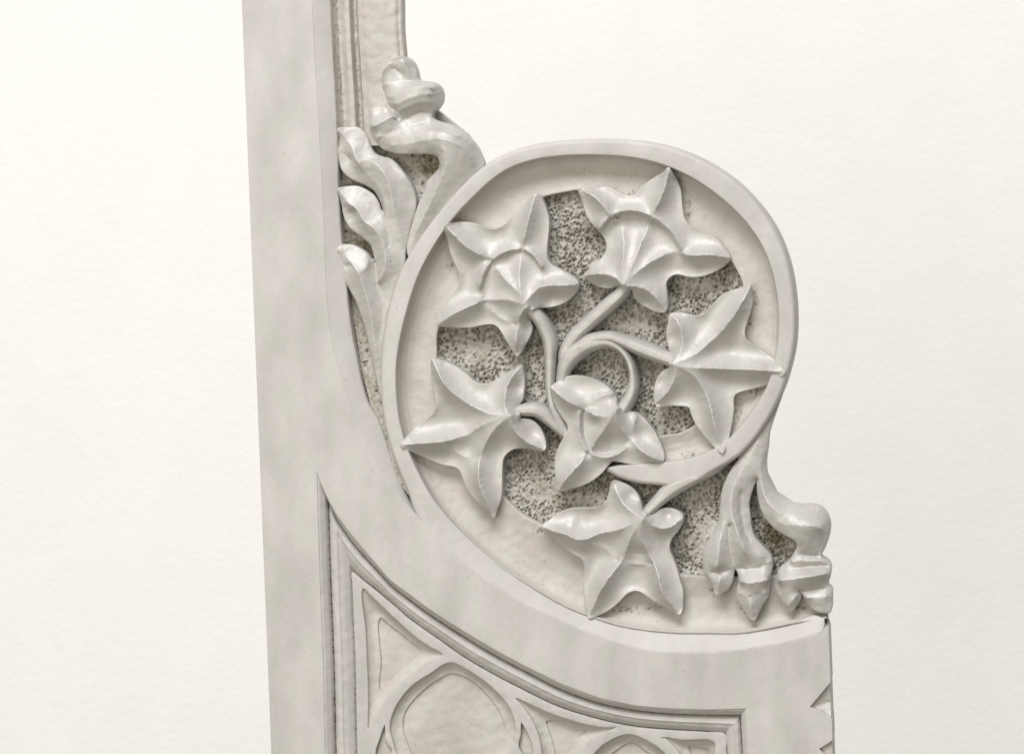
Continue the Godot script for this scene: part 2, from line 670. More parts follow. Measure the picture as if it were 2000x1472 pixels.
# ------------------------------------------------------------------ scroll: rim and hollow
func build_scroll() -> void:
	# the bright sweep along the foot of the scroll runs on into its rim
	var sweep := [1613, 1219, 1609, 1209, 1607, 1231, 1590, 1204, 1572, 1243, 1560, 1214, 1520, 1257, 1510, 1227, 1450, 1267, 1445, 1235, 1380, 1274, 1380, 1235, 1310, 1273, 1310, 1234, 1257, 1267, 1262, 1229, 1205, 1255, 1215, 1222, 1135, 1228, 1150, 1202, 1085, 1205, 1101, 1182, 1020, 1177, 1040, 1147, 930, 1118, 955, 1090, 858, 1059, 900, 1040, 813, 1004, 868, 1004]
	var rim := [797, 968, 845, 973, 775, 914, 813, 917, 760, 873, 793, 870, 750, 830, 781, 826, 744, 790, 776, 787, 741, 740, 773, 733, 743, 700, 775, 697, 749, 646, 784, 645, 759, 592, 798, 595, 772, 551, 811, 553, 786, 521, 822, 524, 805, 483, 846, 484, 837, 437, 873, 440, 865, 407, 897, 412,
		900, 361, 930, 380, 938, 329, 962, 351, 970, 308, 990, 329, 1015, 288, 1035, 314, 1075, 276, 1085, 306, 1145, 272, 1145, 303, 1215, 272, 1212, 305, 1267, 276, 1258, 312, 1320, 290, 1305, 326, 1372, 311, 1352, 346, 1425, 344, 1400, 380, 1460, 376, 1434, 410, 1495, 418, 1462, 440, 1523, 460, 1488, 477, 1540, 512, 1505, 520, 1551, 565, 1516, 568, 1555, 620, 1521, 618, 1553, 674, 1519, 672, 1545, 718, 1512, 714, 1527, 770, 1497, 757, 1494, 832, 1469, 804, 1449, 887, 1428, 853, 1390, 924, 1385, 882, 1335, 954, 1335, 899, 1288, 950, 1290, 904, 1240, 945, 1240, 908, 1208, 936, 1208, 910, 1182, 923, 1186, 914]
	var r := rails(sweep + rim)
	var A: PackedVector3Array = r[0]
	var B: PackedVector3Array = r[1]
	var ns: int = sweep.size() / 4
	fair(A, ns, A.size() - 8)
	fair(B, ns, A.size() - 8)
	var drop := [-14.0, -18.0, -20.0, -20.0, -20.0, -20.0, -20.0, -20.0, -20.0, -20.0, -20.0, -19.0, -16.0, -11.0, -4.0]
	for i in A.size():
		if i < ns:
			var d := (B[i] - A[i]).normalized()
			var off := 10.0 if i < ns - 1 else 4.0
			if i < 2:
				off = 1.0 + i * 5.0
			A[i] -= d * off
			B[i].z = drop[i]
			A[i].z = 0.3
		var k := A.size() - 1 - i
		if k < 6:
			A[i].z = [-22.0, -20.0, -16.0, -12.0, -8.0, -4.0][k]
			B[i].z = A[i].z
	loft("scroll_rim", A, B, [[[0.0, 0.0, BACK], [0.0, 0.0, -14.0], [0.0, 0.6, -8.0], [0.0, 2.5, -3.5], [0.0, 6.0, -0.8], [0.0, 9.0, 0.0], [0.6, 0.0, 0.3], [1.0, -3.0, 0.0], [1.0, -1.0, -1.0], [1.0, 0.0, -3.0], [1.0, 0.6, -30.0]]], M.flat, 6.0, false, 0.6)
	# hollow between the rim and the punched ground
	var st := [1614, 1206, 1606, 1140, 1560, 1214, 1540, 1130, 1445, 1235, 1440, 1130, 1380, 1235, 1380, 1131, 1310, 1234, 1330, 1127, 1215, 1222, 1240, 1110, 1150, 1202, 1165, 1085, 1101, 1182, 1110, 1055, 1040, 1147, 1050, 1027, 955, 1090, 1018, 1010, 900, 1040, 980, 976, 862, 998, 940, 935, 823, 941, 900, 890, 793, 870, 870, 835, 776, 787, 852, 775, 773, 733, 847, 722, 775, 697, 846, 692, 784, 645, 849, 644, 798, 595, 875, 595, 811, 553, 895, 560, 846, 484, 925, 505, 897, 412, 975, 450, 930, 380, 1010, 420, 962, 351, 1025, 402, 990, 329, 1042, 392, 1035, 314, 1058, 384, 1085, 306, 1091, 376, 1145, 303, 1130, 371, 1212, 305, 1205, 392, 1258, 312, 1240, 405, 1305, 326, 1285, 425, 1352, 346, 1322, 445, 1400, 380, 1362, 470, 1434, 410, 1392, 490, 1462, 440, 1424, 508, 1488, 477, 1438, 530, 1505, 520, 1447, 548, 1516, 568, 1450, 562, 1521, 618, 1436, 635, 1519, 672, 1422, 688, 1512, 714, 1412, 738, 1497, 757, 1400, 770, 1469, 804, 1385, 800, 1428, 853, 1354, 833, 1385, 882, 1325, 849, 1335, 899, 1293, 854, 1290, 904, 1270, 862, 1240, 908, 1240, 885]
	r = rails(st)
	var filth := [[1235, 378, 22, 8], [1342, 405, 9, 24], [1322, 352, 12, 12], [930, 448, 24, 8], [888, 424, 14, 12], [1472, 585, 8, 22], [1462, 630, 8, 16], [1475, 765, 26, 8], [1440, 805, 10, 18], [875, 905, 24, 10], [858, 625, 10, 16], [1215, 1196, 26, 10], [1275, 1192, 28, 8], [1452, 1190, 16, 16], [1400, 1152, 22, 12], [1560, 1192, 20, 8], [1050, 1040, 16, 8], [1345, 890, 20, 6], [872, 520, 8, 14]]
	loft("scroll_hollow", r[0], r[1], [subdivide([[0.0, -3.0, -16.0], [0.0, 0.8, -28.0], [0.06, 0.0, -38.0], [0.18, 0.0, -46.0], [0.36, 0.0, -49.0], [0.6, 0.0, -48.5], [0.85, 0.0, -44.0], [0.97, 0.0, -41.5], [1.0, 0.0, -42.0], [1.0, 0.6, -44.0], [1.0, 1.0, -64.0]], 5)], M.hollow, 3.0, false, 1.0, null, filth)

func subdivide(chain: Array, k: int) -> Array:
	var out := []
	for i in chain.size() - 1:
		for j in k:
			var w := float(j) / k
			out.append([lerpf(chain[i][0], chain[i + 1][0], w), lerpf(chain[i][1], chain[i + 1][1], w), lerpf(chain[i][2], chain[i + 1][2], w)])
	out.append(chain[-1])
	return out

# even out a traced line without shrinking it
func fair(p: PackedVector3Array, from: int, to: int) -> void:
	for k in 6:
		var f := 0.5 if k % 2 == 0 else -0.51
		var q := p.duplicate()
		for i in range(from + 1, to - 1):
			var wa := 1.0 / maxf(1.0, q[i].distance_to(q[i - 1]))
			var wb := 1.0 / maxf(1.0, q[i].distance_to(q[i + 1]))
			p[i] = q[i] + ((q[i - 1] * wa + q[i + 1] * wb) / (wa + wb) - q[i]) * f

# ------------------------------------------------------------------ punched grounds
func punched(called: String, poly: Array, z: float, holes: int, hole_r: Vector2, grime: float, calm: Array, sd: int, filth := [], ramp := [0.0, 0.0, 0.0], cell := 1.8) -> void:
	var pg := flat2(pts2(poly))
	var lo := Vector2(1e9, 1e9)
	var hi := Vector2(-1e9, -1e9)
	for v in pg:
		lo = lo.min(v)
		hi = hi.max(v)
	var w := int((hi.x - lo.x) / cell) + 2
	var h := int((hi.y - lo.y) / cell) + 2
	var dep := PackedFloat32Array()
	var drt := PackedFloat32Array()
	dep.resize(w * h)
	drt.resize(w * h)
	var r := RandomNumberGenerator.new()
	r.seed = sd
	var n := FastNoiseLite.new()
	n.seed = sd
	n.frequency = 0.012
	n.fractal_octaves = 3
	var n2 := FastNoiseLite.new()
	n2.seed = sd + 5
	n2.frequency = 0.09
	n2.fractal_octaves = 3
	var area_u := (hi.x - lo.x) * (hi.y - lo.y)
	var tries := int(area_u / 1000.0 * holes)
	for i in tries:
		var p := Vector2(r.randf_range(lo.x, hi.x), r.randf_range(lo.y, hi.y))
		if not Geometry2D.is_point_in_polygon(p, pg):
			continue
		var skip := 0.0
		for c: Array in calm:
			var d := Vector2((p.x - c[0]) / c[2], (p.y - c[1]) / c[3]).length()
			skip = maxf(skip, clampf(1.6 - d, 0.0, 1.0))
		if r.randf() < skip * 0.9:
			continue
		var rad := r.randf_range(hole_r.x, hole_r.y)
		var asp := r.randf_range(0.95, 1.7)
		var ring := r.randf() < 0.35
		var deep := r.randf_range(3.0, 9.0)
		var dirt := clampf(r.randf_range(-0.1, 1.2) + n.get_noise_2d(p.x, p.y) * 0.9, 0.0, 1.0)
		var ang := r.randf_range(-0.5, 0.5)
		var R := rad * 1.9
		for yy in range(maxi(0, int((p.y - R - lo.y) / cell)), mini(h, int((p.y + R - lo.y) / cell) + 2)):
			for xx in range(maxi(0, int((p.x - R - lo.x) / cell)), mini(w, int((p.x + R - lo.x) / cell) + 2)):
				var q := (Vector2(lo.x + xx * cell, lo.y + yy * cell) - p).rotated(ang)
				q.x *= asp
				var d := q.length() / rad
				var k := yy * w + xx
				if d < 1.0:
					dep[k] = maxf(dep[k], deep * (1.0 - d * d))
					var spot := clampf((1.0 - d) * 2.2, 0.0, 1.0)
					if ring:
						spot = clampf(1.0 - absf(d - 0.7) * 3.6, 0.0, 1.0) * 0.8
					drt[k] = maxf(drt[k], dirt * spot)
				elif d < 1.6:
					dep[k] -= 0.5 * (1.6 - d)
	var verts := PackedVector3Array()
	var cols := PackedColorArray()
	var map := PackedInt32Array()
	map.resize(w * h)
	for yy in h:
		for xx in w:
			var k := yy * w + xx
			var x := lo.x + xx * cell
			var y := lo.y + yy * cell
			if not Geometry2D.is_point_in_polygon(Vector2(x, y), pg):
				map[k] = -1
				continue
			map[k] = verts.size()
			var a := n.get_noise_2d(x, y)
			var b := n2.get_noise_2d(x, y)
			verts.append(Vector3(x, y, z + a * 3.0 + b * 1.1 - dep[k] + ramp[2] * smoothstep(ramp[0], ramp[1], y)))
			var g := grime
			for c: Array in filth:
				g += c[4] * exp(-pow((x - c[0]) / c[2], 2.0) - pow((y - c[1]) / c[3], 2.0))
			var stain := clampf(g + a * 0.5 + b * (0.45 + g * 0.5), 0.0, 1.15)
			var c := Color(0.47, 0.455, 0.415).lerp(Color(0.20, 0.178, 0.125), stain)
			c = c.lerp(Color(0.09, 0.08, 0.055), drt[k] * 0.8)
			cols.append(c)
	var idx := PackedInt32Array()
	for yy in h - 1:
		for xx in w - 1:
			var a := map[yy * w + xx]
			var b := map[yy * w + xx + 1]
			var c := map[(yy + 1) * w + xx]
			var d := map[(yy + 1) * w + xx + 1]
			if a < 0 or b < 0 or c < 0 or d < 0:
				continue
			idx.append_array(PackedInt32Array([a, c, b, b, c, d]))
	add_mesh(called, commit(verts, idx, cols), M.ground)

func build_grounds() -> void:
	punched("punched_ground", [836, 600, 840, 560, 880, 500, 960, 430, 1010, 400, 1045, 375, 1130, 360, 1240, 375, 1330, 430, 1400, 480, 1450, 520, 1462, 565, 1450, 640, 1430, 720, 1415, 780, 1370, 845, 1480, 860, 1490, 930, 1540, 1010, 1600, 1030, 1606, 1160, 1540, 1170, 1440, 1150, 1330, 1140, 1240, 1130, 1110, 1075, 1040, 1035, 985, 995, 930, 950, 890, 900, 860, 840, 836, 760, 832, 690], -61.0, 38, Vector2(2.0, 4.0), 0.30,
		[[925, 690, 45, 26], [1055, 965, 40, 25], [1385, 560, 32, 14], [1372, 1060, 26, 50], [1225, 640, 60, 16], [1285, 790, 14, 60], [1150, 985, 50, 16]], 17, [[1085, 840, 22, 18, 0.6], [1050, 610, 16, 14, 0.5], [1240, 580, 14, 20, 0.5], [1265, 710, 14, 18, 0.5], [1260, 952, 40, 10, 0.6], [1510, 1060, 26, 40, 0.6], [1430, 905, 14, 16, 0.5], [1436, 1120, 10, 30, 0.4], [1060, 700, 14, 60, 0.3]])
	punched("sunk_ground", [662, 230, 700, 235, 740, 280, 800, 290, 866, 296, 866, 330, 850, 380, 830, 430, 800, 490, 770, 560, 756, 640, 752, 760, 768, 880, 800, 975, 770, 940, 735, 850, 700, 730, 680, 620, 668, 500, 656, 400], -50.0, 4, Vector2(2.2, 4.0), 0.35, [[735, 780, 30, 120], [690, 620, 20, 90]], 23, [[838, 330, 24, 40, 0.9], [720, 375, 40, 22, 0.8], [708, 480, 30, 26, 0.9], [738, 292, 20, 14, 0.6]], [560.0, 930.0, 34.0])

# ------------------------------------------------------------------ stems
func stem(st: Array, zs: Array, w: float) -> void:
	var r := rails(st)
	var A: PackedVector3Array = r[0]
	var B: PackedVector3Array = r[1]
	for i in A.size():
		A[i].z = zs[i]
		B[i].z = zs[i]
	loft("stem", A, B, [
		[[0.0, -1.5, -60.0], [0.0, 0.0, -17.0], [0.03, 0.0, -13.0], [0.16, 0.0, -5.0], [0.26, 0.0, -1.5], [0.34, 0.0, 0.0]],
		[[0.34, 0.0, 0.0], [0.5, 0.0, 0.6], [0.66, 0.0, 0.0]],
		[[0.66, 0.0, 0.0], [0.75, 0.0, -1.5], [0.86, 0.0, -5.5], [0.97, 0.0, -13.0], [1.0, 0.0, -17.0], [1.0, 1.5, -60.0]]], M.leaf, 4.0, false, w)

func build_stems() -> void:
	# to the upper left leaf
	stem([1090, 862, 1112, 840, 1080, 836, 1100, 815, 1069, 805, 1086, 795, 1062, 770, 1080, 762, 1060, 735, 1081, 733, 1059, 700, 1083, 700, 1056, 670, 1084, 670, 1047, 646, 1078, 646, 1036, 627, 1066, 622, 1020, 612, 1046, 598], [-26, -24, -20, -18, -16, -16, -14, -12, -8, -6], 0.8)
	# trunk curling over to the middle leaf
	stem([1080, 800, 1110, 800, 1081, 765, 1108, 762, 1083, 735, 1110, 732, 1090, 700, 1120, 715, 1104, 680, 1138, 700, 1124, 667, 1152, 690, 1145, 657, 1168, 684, 1168, 653, 1184, 681, 1192, 661, 1196, 684, 1210, 673, 1207, 690, 1224, 687, 1214, 698, 1235, 705, 1222, 714, 1242, 730, 1226, 735, 1245, 755, 1223, 758, 1240, 780, 1214, 778, 1226, 808, 1198, 798], [-22, -18, -14, -10, -8, -7, -7, -8, -9, -9, -9, -9, -8, -7, -5, -4], 0.8)
	# to the upper middle leaf
	stem([1086, 720, 1102, 726, 1087, 690, 1108, 700, 1104, 655, 1130, 668, 1141, 617, 1163, 636, 1178, 584, 1199, 604, 1206, 560, 1228, 574, 1214, 545, 1238, 556], [-20, -18, -14, -12, -9, -6, -6], 0.8)
	# to the right leaf
	stem([1118, 670, 1130, 688, 1143, 654, 1148, 676, 1166, 649, 1168, 671, 1190, 648, 1192, 671, 1222, 657, 1219, 683, 1254, 667, 1247, 697, 1289, 681, 1277, 708, 1322, 695, 1312, 719], [-12, -8, -6, -6, -6, -6, -6, -6], 0.8)
	# to the lower left leaf
	stem([1000, 795, 1004, 815, 1023, 789, 1022, 815, 1046, 789, 1040, 816, 1065, 797, 1058, 828, 1080, 815, 1074, 842, 1098, 835, 1094, 860], [-6, -8, -10, -14, -18, -24], 0.8)
	# from the rim to the lowest leaf
	stem([1410, 880, 1435, 900, 1372, 908, 1397, 928, 1330, 930, 1358, 948, 1297, 946, 1330, 964, 1274, 972, 1300, 984, 1252, 999, 1274, 1006, 1244, 1012, 1262, 1020], [-22, -9, -6, -7, -8, -6, -6], 0.8)

# ------------------------------------------------------------------ leaves
func leaf(label: String, ox: float, oy: float, sc: float, outline: Array, edge: float, lines: Array, opt := {}) -> void:
	var L := []
	for a: Array in lines:
		var ln := pts3(a, ox, oy, sc)
		for i in ln.size():
			ln[i].z *= 1.25 if ln[i].z > 0.0 else 1.5
		L.append(ln)
	var o := opt.duplicate()
	for key in ["bumps", "dents"]:
		if o.has(key):
			var c := []
			for b: Array in o[key]:
				c.append([ox + b[0] / sc, oy + b[1] / sc, b[2] + (4.0 if b[2] > 17.0 else 0.0), b[3]])
			o[key] = c
	o["bottom"] = -66.0
	o["start"] = -8.0
	o["step"] = 3.0
	o["wobble"] = 0.3
	o["round"] = 0.9
	var n := carve("leaf", pts2(outline, ox, oy, sc, edge - 3.0), L, M.leaf, o)
	n.set_meta("label", label)

func build_leaves() -> void:
	leaf("five-lobed ivy leaf at the upper left of the scroll", 820, 340, 4.089,
		[200, 410, 300, 385, 400, 392, 480, 415, 530, 435, 590, 440, 630, 428, 690, 375, 760, 290, 840, 215, 915, 160, 945, 170, 975, 220, 1000, 290, 1018, 360, 1018, 440, 1008, 530, 1003, 620, 1010, 680, 1040, 725, 1110, 765, 1190, 810, 1245, 850, 1262, 875, 1245, 930, 1200, 985, 1140, 1030, 1060, 1058, 980, 1068, 925, 1070, 885, 1090, 862, 1130, 870, 1170, 885, 1230, 870, 1290, 830, 1360, 765, 1455, 735, 1420, 690, 1350, 650, 1280, 620, 1235, 580, 1205, 500, 1205, 400, 1225, 310, 1228, 220, 1222, 125, 1205, 130, 1165, 170, 1080, 230, 990, 280, 920, 305, 860, 300, 790, 270, 720, 235, 640, 210, 540, 195, 470], -20.0,
		[[840, 1040, 12, 800, 960, 9, 720, 880, 3, 640, 790, -5, 575, 715, -13, 545, 690, -13, 480, 645, -2, 400, 600, 3, 300, 510, 4, 230, 440, 2],
		[840, 1040, 12, 810, 930, 9, 797, 850, 4, 795, 760, -2, 797, 660, -10, 812, 600, -12, 830, 530, -4, 850, 440, 1, 880, 310, 1, 912, 180, -7],
		[840, 1040, 12, 740, 1010, 4, 640, 1004, -4, 510, 1005, -10, 470, 1020, -3, 400, 1055, 3, 320, 1090, 4, 220, 1150, -1, 140, 1198, -9],
		[860, 1060, 12, 810, 1120, 6, 785, 1190, -4, 772, 1260, -2, 762, 1340, -2, 764, 1440, -12],
		[840, 1040, 12, 880, 990, 9, 910, 945, 7, 950, 910, 5, 990, 890, 0, 1030, 888, 0, 1090, 888, 3, 1150, 888, 5, 1200, 886, 2, 1250, 878, -6],
		[500, 1000, -13, 495, 920, -13, 515, 830, -13, 560, 740, -13, 620, 680, -12, 700, 640, -12, 800, 625, -12, 880, 660, -12, 950, 760, -13, 985, 860, -9],
		[478, 900, -3, 496, 815, -3, 543, 720, -4, 608, 656, -3, 695, 614, -3, 800, 598, -6, 895, 636, -4, 970, 745, -4],
		[500, 1010, -13, 560, 1090, -13, 640, 1160, -13, 760, 1205, -12]],
		{"bumps": [[212, 415, 22, 18], [915, 165, 8, 12], [1262, 875, 8, 14], [765, 1455, 6, 12], [125, 1205, 8, 16], [900, 1080, 24, 10]], "dents": [[1040, 980, -9, 15], [550, 690, -2, 12], [820, 1230, -2, 14]], "puff": -0.10})
	leaf("ivy leaf at the top of the scroll with its tip on the rim", 1080, 300, 4.089,
		[200, 285, 290, 270, 380, 268, 450, 275, 500, 300, 545, 322, 600, 340, 640, 330, 680, 290, 740, 235, 820, 180, 890, 140, 925, 112, 950, 150, 985, 220, 1010, 290, 1020, 370, 1028, 450, 1045, 520, 1080, 570, 1150, 600, 1230, 640, 1310, 690, 1370, 760, 1412, 835, 1390, 870, 1330, 920, 1260, 955, 1180, 980, 1100, 985, 1040, 975, 990, 965, 945, 975, 910, 1005, 895, 1040, 900, 1100, 905, 1170, 905, 1230, 890, 1264, 830, 1268, 760, 1240, 690, 1200, 640, 1145, 622, 1085, 600, 1092, 560, 1092, 528, 1062, 500, 1062, 450, 1076, 380, 1070, 310, 1040, 260, 1000, 245, 975, 275, 930, 330, 880, 385, 830, 415, 780, 420, 720, 400, 670, 350, 610, 300, 555, 260, 490, 235, 410, 215, 340], -20.0,
		[[575, 1050, 12, 552, 960, 9, 560, 850, 5, 566, 740, -1, 555, 640, -9, 528, 575, -14, 500, 530, -8, 475, 505, 0, 430, 450, 3, 370, 375, 2, 280, 315, -4, 210, 288, -12],
		[575, 1050, 12, 610, 960, 9, 650, 860, 5, 700, 720, -3, 745, 610, -12, 765, 570, -14, 785, 515, -5, 830, 420, 3, 880, 310, 4, 908, 220, 4, 922, 130, 4],
		[575, 1050, 12, 640, 980, 8, 720, 910, 4, 800, 855, 0, 880, 812, -5, 945, 787, -11, 1000, 792, -12, 1050, 802, -3, 1130, 815, 3, 1220, 806, 4, 1320, 815, 2, 1400, 834, -3],
		[600, 1060, 11, 650, 1062, 8, 710, 1070, 5, 780, 1110, 2, 840, 1170, -2, 885, 1245, -10],
		[555, 1050, 11, 525, 1010, 8, 480, 980, 5, 400, 962, 3, 320, 962, 0, 260, 978, -8],
		[385, 620, -12, 440, 550, -13, 530, 500, -14, 640, 485, -14, 760, 530, -14, 870, 600, -14, 950, 690, -13, 990, 780, -13, 1005, 860, -15, 990, 930, -18],
		[372, 595, -4, 430, 522, -2, 525, 468, -2, 645, 452, -1, 775, 498, -1, 895, 572, -2, 982, 670, -3, 1025, 760, -5]],
		{"bumps": [[200, 285, 8, 14], [925, 128, 24, 15], [1410, 835, 14, 14], [245, 975, 8, 12], [890, 1264, 6, 12], [575, 1085, 24, 12]], "dents": [[400, 1020, -8, 13], [740, 1170, -8, 15], [1200, 900, -4, 16]], "puff": -0.10})
	leaf("ivy leaf at the right of the scroll with its tip over the rim", 1220, 530, 4.089,
		[1000, 115, 1012, 180, 1018, 240, 1000, 320, 975, 400, 952, 490, 960, 540, 1000, 580, 1070, 620, 1140, 670, 1210, 720, 1262, 776, 1288, 797, 1250, 840, 1180, 890, 1100, 920, 1000, 945, 920, 965, 875, 990, 862, 1030, 865, 1100, 855, 1180, 840, 1270, 820, 1360, 785, 1447, 740, 1420, 670, 1360, 610, 1290, 560, 1220, 530, 1150, 505, 1088, 480, 1080, 440, 1078, 380, 1075, 310, 1080, 255, 1082, 232, 1040, 228, 980, 240, 900, 260, 850, 300, 800, 355, 768, 362, 725, 358, 660, 338, 580, 330, 480, 342, 410, 348, 360, 380, 335, 440, 335, 510, 350, 570, 362, 610, 355, 650, 320, 700, 265, 760, 205, 830, 165, 910, 140], -19.0,
		[[385, 735, 10, 470, 705, 7, 560, 665, 4, 650, 590, 0, 745, 512, -6, 800, 450, -1, 860, 370, 3, 930, 260, 2, 992, 135, -8],
		[385, 735, 10, 470, 758, 8, 600, 770, 5, 750, 774, 2, 850, 782, 0, 950, 780, 3, 1050, 785, 6, 1150, 792, 6, 1290, 797, 4],
		[390, 740, 10, 450, 768, 8, 520, 805, 5, 590, 870, 2, 640, 960, -1, 680, 1050, 1, 700, 1130, 4, 725, 1250, 3, 755, 1350, -1, 783, 1435, -6],
		[385, 725, 9, 430, 670, 5, 458, 590, 2, 462, 500, 1, 440, 430, 0, 400, 375, -5, 358, 350, -14],
		[390, 745, 9, 402, 820, 4, 380, 900, 1, 330, 970, -2, 275, 1030, -6, 248, 1068, -14]],
		{"bumps": [[1000, 115, 8, 12], [1262, 800, 25, 24], [785, 1428, 24, 22], [255, 1082, 6, 12], [348, 350, 6, 10], [362, 740, 24, 10]], "dents": [[395, 540, -7, 14], [310, 890, -7, 14], [700, 650, -6, 20], [830, 640, -5, 20], [720, 870, -5, 22], [850, 880, -4, 20], [560, 560, -3, 18]], "puff": -0.10})
	leaf("ivy leaf at the lower left of the scroll with its tip on the rim", 760, 660, 4.089,
		[335, 168, 420, 190, 500, 225, 570, 270, 620, 310, 660, 350, 720, 375, 780, 370, 850, 335, 920, 290, 990, 250, 1048, 222, 1060, 270, 1068, 350, 1062, 430, 1050, 500, 1020, 550, 1030, 580, 1045, 610, 1040, 650, 1060, 650, 1120, 660, 1180, 710, 1220, 780, 1238, 840, 1236, 897, 1180, 905, 1110, 890, 1040, 885, 980, 895, 930, 925, 898, 970, 890, 1030, 888, 1100, 888, 1200, 880, 1290, 850, 1370, 825, 1438, 780, 1400, 710, 1340, 650, 1270, 600, 1190, 570, 1110, 545, 1055, 510, 1035, 430, 1020, 340, 990, 250, 950, 170, 910, 92, 850, 130, 800, 190, 730, 260, 670, 320, 625, 355, 580, 360, 520, 350, 450, 330, 370, 325, 270], -19.0,
		[[980, 615, 11, 860, 610, 7, 760, 585, 3, 640, 530, 0, 550, 470, 1, 460, 390, 4, 400, 290, 2, 345, 185, -8],
		[980, 615, 11, 935, 570, 7, 924, 490, 4, 938, 400, 2, 975, 310, -2, 1040, 235, -10],
		[985, 620, 11, 985, 670, 7, 1005, 735, 4, 1060, 800, 2, 1140, 856, -2, 1225, 892, -10],
		[980, 615, 11, 880, 690, 7, 800, 790, 3, 750, 880, -2, 725, 960, -5, 711, 1060, 2, 728, 1180, 4, 770, 1300, 0, 820, 1425, -9],
		[980, 615, 11, 820, 660, 5, 720, 710, 0, 620, 775, -7, 550, 792, -4, 450, 825, 4, 350, 832, 6, 220, 842, 5, 105, 850, 5],
		[470, 800, -5, 500, 890, -11, 560, 940, -13, 650, 965, -13, 715, 950, -8]],
		{"bumps": [[335, 168, 8, 12], [1048, 222, 8, 12], [1236, 897, 8, 12], [825, 1438, 8, 12], [112, 850, 25, 24], [1040, 610, 24, 10]], "dents": [[1005, 400, -7, 14], [1120, 770, -7, 15], [590, 680, -6, 20], [480, 700, -4, 18], [620, 880, -2, 18]], "puff": -0.10})
	leaf("small curled ivy leaf at the centre of the scroll", 1000, 620, 4.329,
		[328, 590, 390, 540, 460, 505, 540, 498, 640, 515, 730, 550, 800, 590, 850, 640, 875, 690, 885, 740, 930, 780, 980, 798, 1040, 812, 1100, 850, 1160, 920, 1220, 1010, 1260, 1100, 1280, 1170, 1272, 1222, 1200, 1235, 1100, 1248, 1000, 1245, 900, 1225, 840, 1220, 810, 1250, 760, 1310, 690, 1370, 600, 1420, 500, 1450, 398, 1464, 370, 1400, 355, 1300, 360, 1200, 385, 1110, 430, 1020, 465, 960, 460, 910, 420, 850, 370, 770, 335, 680], -14.0,
		[[335, 595, -2, 420, 662, 8, 520, 732, 7, 590, 768, -4, 620, 775, -9],
		[880, 780, 16, 800, 920, 9, 740, 1000, 3, 690, 1080, -5, 650, 1140, -10, 600, 1200, 2, 540, 1275, 9, 460, 1360, 8, 405, 1450, 0],
		[890, 780, 16, 905, 890, 8, 940, 965, 0, 990, 1030, -7, 1060, 1090, 1, 1130, 1150, 3, 1200, 1190, 2, 1262, 1216, -4],
		[620, 770, -8, 680, 815, 3, 760, 832, 8, 830, 815, 12, 880, 770, 15],
		[620, 765, -9, 690, 705, -6, 780, 655, -4, 850, 650, -6],
		[1045, 822, -3, 1035, 900, -4, 1005, 1000, -7],
		[597, 800, -11, 590, 900, -13, 605, 1020, -13, 655, 1110, -12, 740, 1148, -13, 850, 1142, -13, 940, 1085, -12, 985, 1035, -9],
		[578, 800, -2, 566, 900, -3, 580, 1030, -3, 640, 1132, -3, 740, 1176, -4, 860, 1170, -4, 965, 1100, -5],
		[660, 760, -7, 720, 770, -5, 800, 730, -3]],
		{"bumps": [[328, 590, 12, 12], [1272, 1222, 8, 14], [398, 1464, 14, 14], [900, 760, 22, 10]], "dents": [[1100, 1000, -5, 18], [520, 620, -4, 16], [700, 900, -4, 12], [840, 1040, -3, 12]], "puff": -0.08})
	leaf("ivy leaf at the bottom, hanging from a stem below the scroll", 1020, 900, 4.33,
		[162, 560, 230, 500, 310, 445, 400, 415, 500, 408, 600, 408, 655, 395, 700, 350, 725, 280, 760, 178, 840, 195, 920, 240, 975, 310, 998, 380, 1010, 425, 1050, 440, 1085, 465, 1110, 450, 1160, 420, 1220, 410, 1290, 425, 1352, 470, 1345, 530, 1310, 600, 1260, 660, 1238, 710, 1240, 770, 1270, 840, 1300, 920, 1325, 1020, 1350, 1100, 1352, 1180, 1330, 1304, 1270, 1280, 1190, 1240, 1100, 1190, 1030, 1140, 980, 1110, 930, 1108, 880, 1130, 820, 1190, 740, 1260, 650, 1310, 562, 1334, 535, 1270, 520, 1180, 515, 1060, 520, 950, 515, 870, 490, 830, 430, 800, 360, 750, 280, 680, 210, 610], -18.0,
		[[1030, 480, 14, 930, 530, 7, 830, 575, 2, 720, 600, -2, 620, 625, -3, 520, 668, 4, 440, 655, 7, 380, 620, 7, 300, 605, 2, 180, 565, -6],
		[1025, 470, 13, 940, 430, 6, 880, 390, 3, 820, 305, -1, 770, 200, -10],
		[1040, 480, 13, 1090, 530, 4, 1150, 565, 1, 1230, 570, -1, 1300, 530, -5, 1345, 478, -10],
		[1030, 480, 14, 940, 600, 7, 900, 700, 1, 850, 830, -9, 820, 880, -6, 740, 980, 4, 690, 1050, 7, 640, 1150, 2, 600, 1230, -4, 567, 1320, -9],
		[1030, 480, 14, 1000, 600, 8, 1030, 700, 1, 1080, 820, -6, 1130, 900, -1, 1160, 1000, 5, 1190, 1120, 5, 1250, 1210, -2, 1322, 1292, -10],
		[860, 870, -12, 960, 885, -14, 1050, 880, -13, 1110, 865, -9],
		[560, 720, -9, 660, 730, -13, 740, 800, -14, 800, 850, -13],
		[900, 800, -10, 960, 790, -13, 1020, 790, -12]],
		{"bumps": [[162, 560, 10, 14], [760, 178, 8, 12], [1352, 470, 8, 12], [1330, 1304, 8, 12], [562, 1334, 10, 12], [1050, 440, 24, 11]], "dents": [[900, 310, -8, 13], [1230, 480, -8, 13], [410, 520, 4, 12], [960, 990, 3, 14]], "puff": -0.10})

